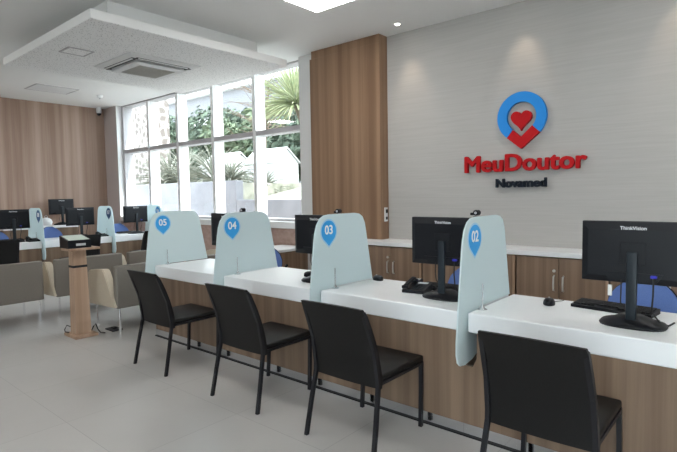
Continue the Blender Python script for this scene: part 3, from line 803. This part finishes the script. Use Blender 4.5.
# ------------------------------------------------------------------ outdoors
struct('ground', MB().box(-70, 40, -40, 70, -.6, -.13), M['ground'])
b = MB()
b.prism([(8.45, -.13), (8.45, 1.84), (40, 1.9), (40, 0)], 'x', -70, -10.52)
struct('terrain', b, M['soil'])
b = MB(); b.prism([(8.4, 0), (8.4, 1.33), (12, 2.0), (40, 2.0), (40, 0)], 'x', -10.5, 12)
struct('terrain_slope', b, M['soil'])
tag(MB().box(-26, -10.5, 8.2, 8.45, -.13, 1.9, .02).build('garden_wall', M['extwall']), 'taller pale garden wall outside, holding the agave bed', 'garden wall')
tag(MB().box(-10.5, -4.0, 8.2, 8.4, -.13, 1.40, .02).build('garden_wall', M['extwall']), 'lower pale garden wall outside the last window bays', 'garden wall')
tag(MB().box(-26, -19.8, 11, 12, 1.8, 7.0).build('stone_wall', M['rock']), 'rough stone clad wall behind the leftmost window bay', 'stone wall')

def blades(n, L, w, tilt0, tilt1, droop, c, seed, fold=True):
    rnd = random.Random(seed); b = MB()
    for i in range(n):
        a = rnd.uniform(0, 2*PI); el = math.radians(rnd.uniform(tilt0, tilt1)); l = L*rnd.uniform(.7, 1.1)
        d = Vector((math.cos(a), math.sin(a), 0)); side = Vector((-math.sin(a), math.cos(a), 0))
        pts = []; p = Vector(c); e = el
        for k in range(6):
            pts.append((p.copy(), w*(1-(k/5)**1.6)*.5+.002)); p = p+(d*math.cos(e)+Vector((0, 0, 1))*math.sin(e))*l/5; e -= droop*rnd.uniform(.6, 1.2)
        rg = []
        for q, hw in pts:
            up = Vector((0, 0, 1)); rg.append([q-side*hw+up*hw*.35, q+up*-.012, q+side*hw+up*hw*.35, q+up*.004])
        b.rings(rg)
    return b
def agave(x, y, z, L, seed, label):
    o = blades(130, L, .07, 5, 88, .22, (0, 0, 0), seed).build('agave', M['agave']); o.location = (x, y, z)
    tag(o, label, 'plant', 'spiky agave plants behind the garden wall')
agave(-16.9, 10.2, 1.9, 1.6, 1, 'spiky silver plant seen through the leftmost window bay')
agave(-15.9, 10.2, 1.9, 1.6, 2, 'spiky silver plant seen through the second window bay')
agave(-14.0, 10.1, 1.9, 1.6, 3, 'large spiky silver plant seen through the third window bay')
agave(-12.5, 9.6, 1.9, .9, 4, 'spiky plant in front of the first white hut')
agave(-11.0, 9.6, 1.6, 0.8, 5, 'small spiky plant beside the first white hut')
t = thing('yucca', 'tall yellow green yucca outside the window bay next to the pier', 'yucca', (-8.30, 8.75, 1.3))
MB().tube([(0, 0, 0), (-.02, 0, .9), (-.22, 0, 1.8), (-.5, 0, 2.4)], .09, 10, .06).build('trunk', M['bark'], t, True)
blades(300, 1.15, .055, -25, 88, .09, (-.5, 0, 2.4), 11).build('crown', M['yucca'], t)

def tree(x, y, z, h, r, m, seed, label, n=4500, sz=.22):
    rnd = random.Random(seed)
    t = thing('tree', label, 'tree', (x, y, z), 0, 'trees beyond the garden')
    tr = MB().tube([(0, 0, 0), (.1, .05, h*.35), (-.05, 0, h*.7)], .16, 8, .07)
    for k in range(7):
        a = 2*PI*k/7; tr.tube([(0, 0, h*.35), (r*.4*math.cos(a), r*.4*math.sin(a), h*.62), (r*.75*math.cos(a), r*.75*math.sin(a), h*.8)], .05, 6, .015)
    tr.build('trunk', M['bark'], t, True)
    b = MB(); cl = [(Vector((rnd.uniform(-.7, .7)*r, rnd.uniform(-.7, .7)*r, h*rnd.uniform(.35, .92))), rnd.uniform(.3, .5)*r) for _ in range(22)]
    for i in range(n):
        c, rr = rnd.choice(cl); v = Vector((rnd.gauss(0, 1), rnd.gauss(0, 1), rnd.gauss(0, 1))).normalized()*rr*rnd.uniform(.6, 1)
        p = c+v; a = Vector((rnd.gauss(0, 1), rnd.gauss(0, 1), rnd.gauss(0, 1))).normalized(); u = a.orthogonal().normalized(); w_ = a.cross(u)
        s1 = sz*rnd.uniform(.5, 1.1); s2 = s1*.5
        q = [b.bm.verts.new(p+u*s1), b.bm.verts.new(p+w_*s2), b.bm.verts.new(p-u*s1), b.bm.verts.new(p-w_*s2)]
        b.bm.faces.new(q)
    b.build('crown', m, t)
tree(-30, 19, 1.9, 4.2, 2.6, M['leafdark'], 21, 'dark green tree behind the second window bay')
tree(-25.5, 19, 1.9, 4.4, 2.6, M['leafdark'], 22, 'dark green tree behind the third window bay')
tree(-21.0, 18, 1.9, 3.9, 2.4, M['leafmid'], 23, 'green tree behind the fourth window bay and first hut')
tree(-17.6, 17, 1.9, 3.2, 2.0, M['leafdark'], 24, 'dark tree between the two white huts')
tree(-14.9, 17.5, 1.9, 3.6, 2.1, M['leafdark'], 25, 'dark tree above the second white hut')
tree(-11.7, 14.6, 1.9, 3.0, 1.3, M['leafmid'], 26, 'green tree right of the second white hut')
# bare branches against the sky near the yucca
t = thing('bare_tree', 'bare twiggy tree against the sky beside the yucca', 'tree', (-11.0, 9.6, 1.6))
rnd = random.Random(5); b = MB().tube([(0, 0, 0), (.1, 0, 1.8), (.2, .1, 3.0)], .06, 8, .03)
for k in range(60):
    z = rnd.uniform(1.6, 3.0); a = rnd.uniform(0, 2*PI); l = rnd.uniform(.6, 1.4); p0 = Vector((.15, .05, z)); d = Vector((math.cos(a), math.sin(a), rnd.uniform(-.1, .7)))
    pts = [p0]
    for q in range(4): pts.append(pts[-1]+d*l/4+Vector((rnd.uniform(-.07, .07), rnd.uniform(-.07, .07), rnd.uniform(-.06, .06))))
    b.tube(pts, .016, 5, .005)
b.build('trunk', M['bark'], t)

def hut(x0, x1, label):
    t = thing('garden_hut', label, 'hut', ((x0+x1)/2, 13.0, 2.0), 0, 'white gabled huts outside')
    w = (x1-x0)/2
    MB().prism([(-.6, -.1), (.6, -.1), (.6, .72), (0, 1.2), (-.6, .72)], 'x', -w, w).build('body', M['hut'], t)
    MB().prism([(-.68, .67), (0, 1.22), (.68, .67), (.68, .72), (0, 1.28), (-.68, .72)], 'x', -w-.06, w+.06).build('roof', M['hutroof'], t)
    MB().box(w-.75, w-.3, -.612, -.6, .0, .5).build('door', M['framegrey'], t)
    MB().box(-w+.15, -w+.5, -.612, -.6, .35, .6).build('window_pane', M['framegrey'], t)
hut(-18.1, -16.3, 'white gabled garden hut seen through the fourth window bay')
hut(-15.3, -13.6, 'white gabled garden hut seen through the bay next to the pier')
t = thing('house', 'pale distant house with a white roof edge above the trees', 'house', (-38, 30, 1.9))
MB().box(-16, 12, 0, 6, 0, 9.5).build('wall', M['house'], t)
MB().box(-16.4, 12.4, -.5, 6.5, 6.6, 7.2).build('balcony_band', M['hut'], t)
MB().box(-16.4, 12.4, -.5, 6.5, 9.5, 9.9).build('roof', M['hut'], t)
for k in range(8): MB().box(-14+k*3.3, -12.4+k*3.3, -.04, 0, 3.6, 5.4).build('window_pane', M['greyplastic'], t)

# ------------------------------------------------------------------ light
w = bpy.data.worlds.new('sky'); bpy.context.scene.world = w; w.use_nodes = True
bg = w.node_tree.nodes['Background']; bg.inputs[0].default_value = (0.86, 0.93, 1.0, 1); bg.inputs[1].default_value = 5.0
sd = bpy.data.lights.new('sun', 'SUN'); sd.energy = 6; sd.angle = math.radians(1.5); sd.color = (1, .95, .88)
so = bpy.data.objects.new('sun', sd); C.objects.link(so)
so.rotation_euler = Vector((1.0, 0.42, 1.5)).to_track_quat('Z', 'Y').to_euler()

# ------------------------------------------------------------------ camera
def nrm(v): return Vector(v).normalized()
F = 503.5
Xv = nrm((589.5, -22, F)); Yv = Vector((431.5, 39, -F)); Yv = (Yv-Xv*Yv.dot(Xv)).normalized(); Zv = Xv.cross(Yv)
R = Matrix((Xv, Yv, Zv))          # camera coords -> world
cam = bpy.data.cameras.new('camera'); co = bpy.data.objects.new('camera', cam); C.objects.link(co)
co.matrix_world = Matrix.Translation((0, 0, 1.5)) @ R.to_4x4()
cam.sensor_width = 36; cam.lens = 36*F/677; cam.clip_start = .05; cam.clip_end = 300
sc = bpy.context.scene; sc.camera = co
sc.view_settings.view_transform = 'Standard'; sc.view_settings.look = 'None'; sc.view_settings.gamma = 1; sc.view_settings.use_curve_mapping = False
sc.view_settings.exposure = 0.70
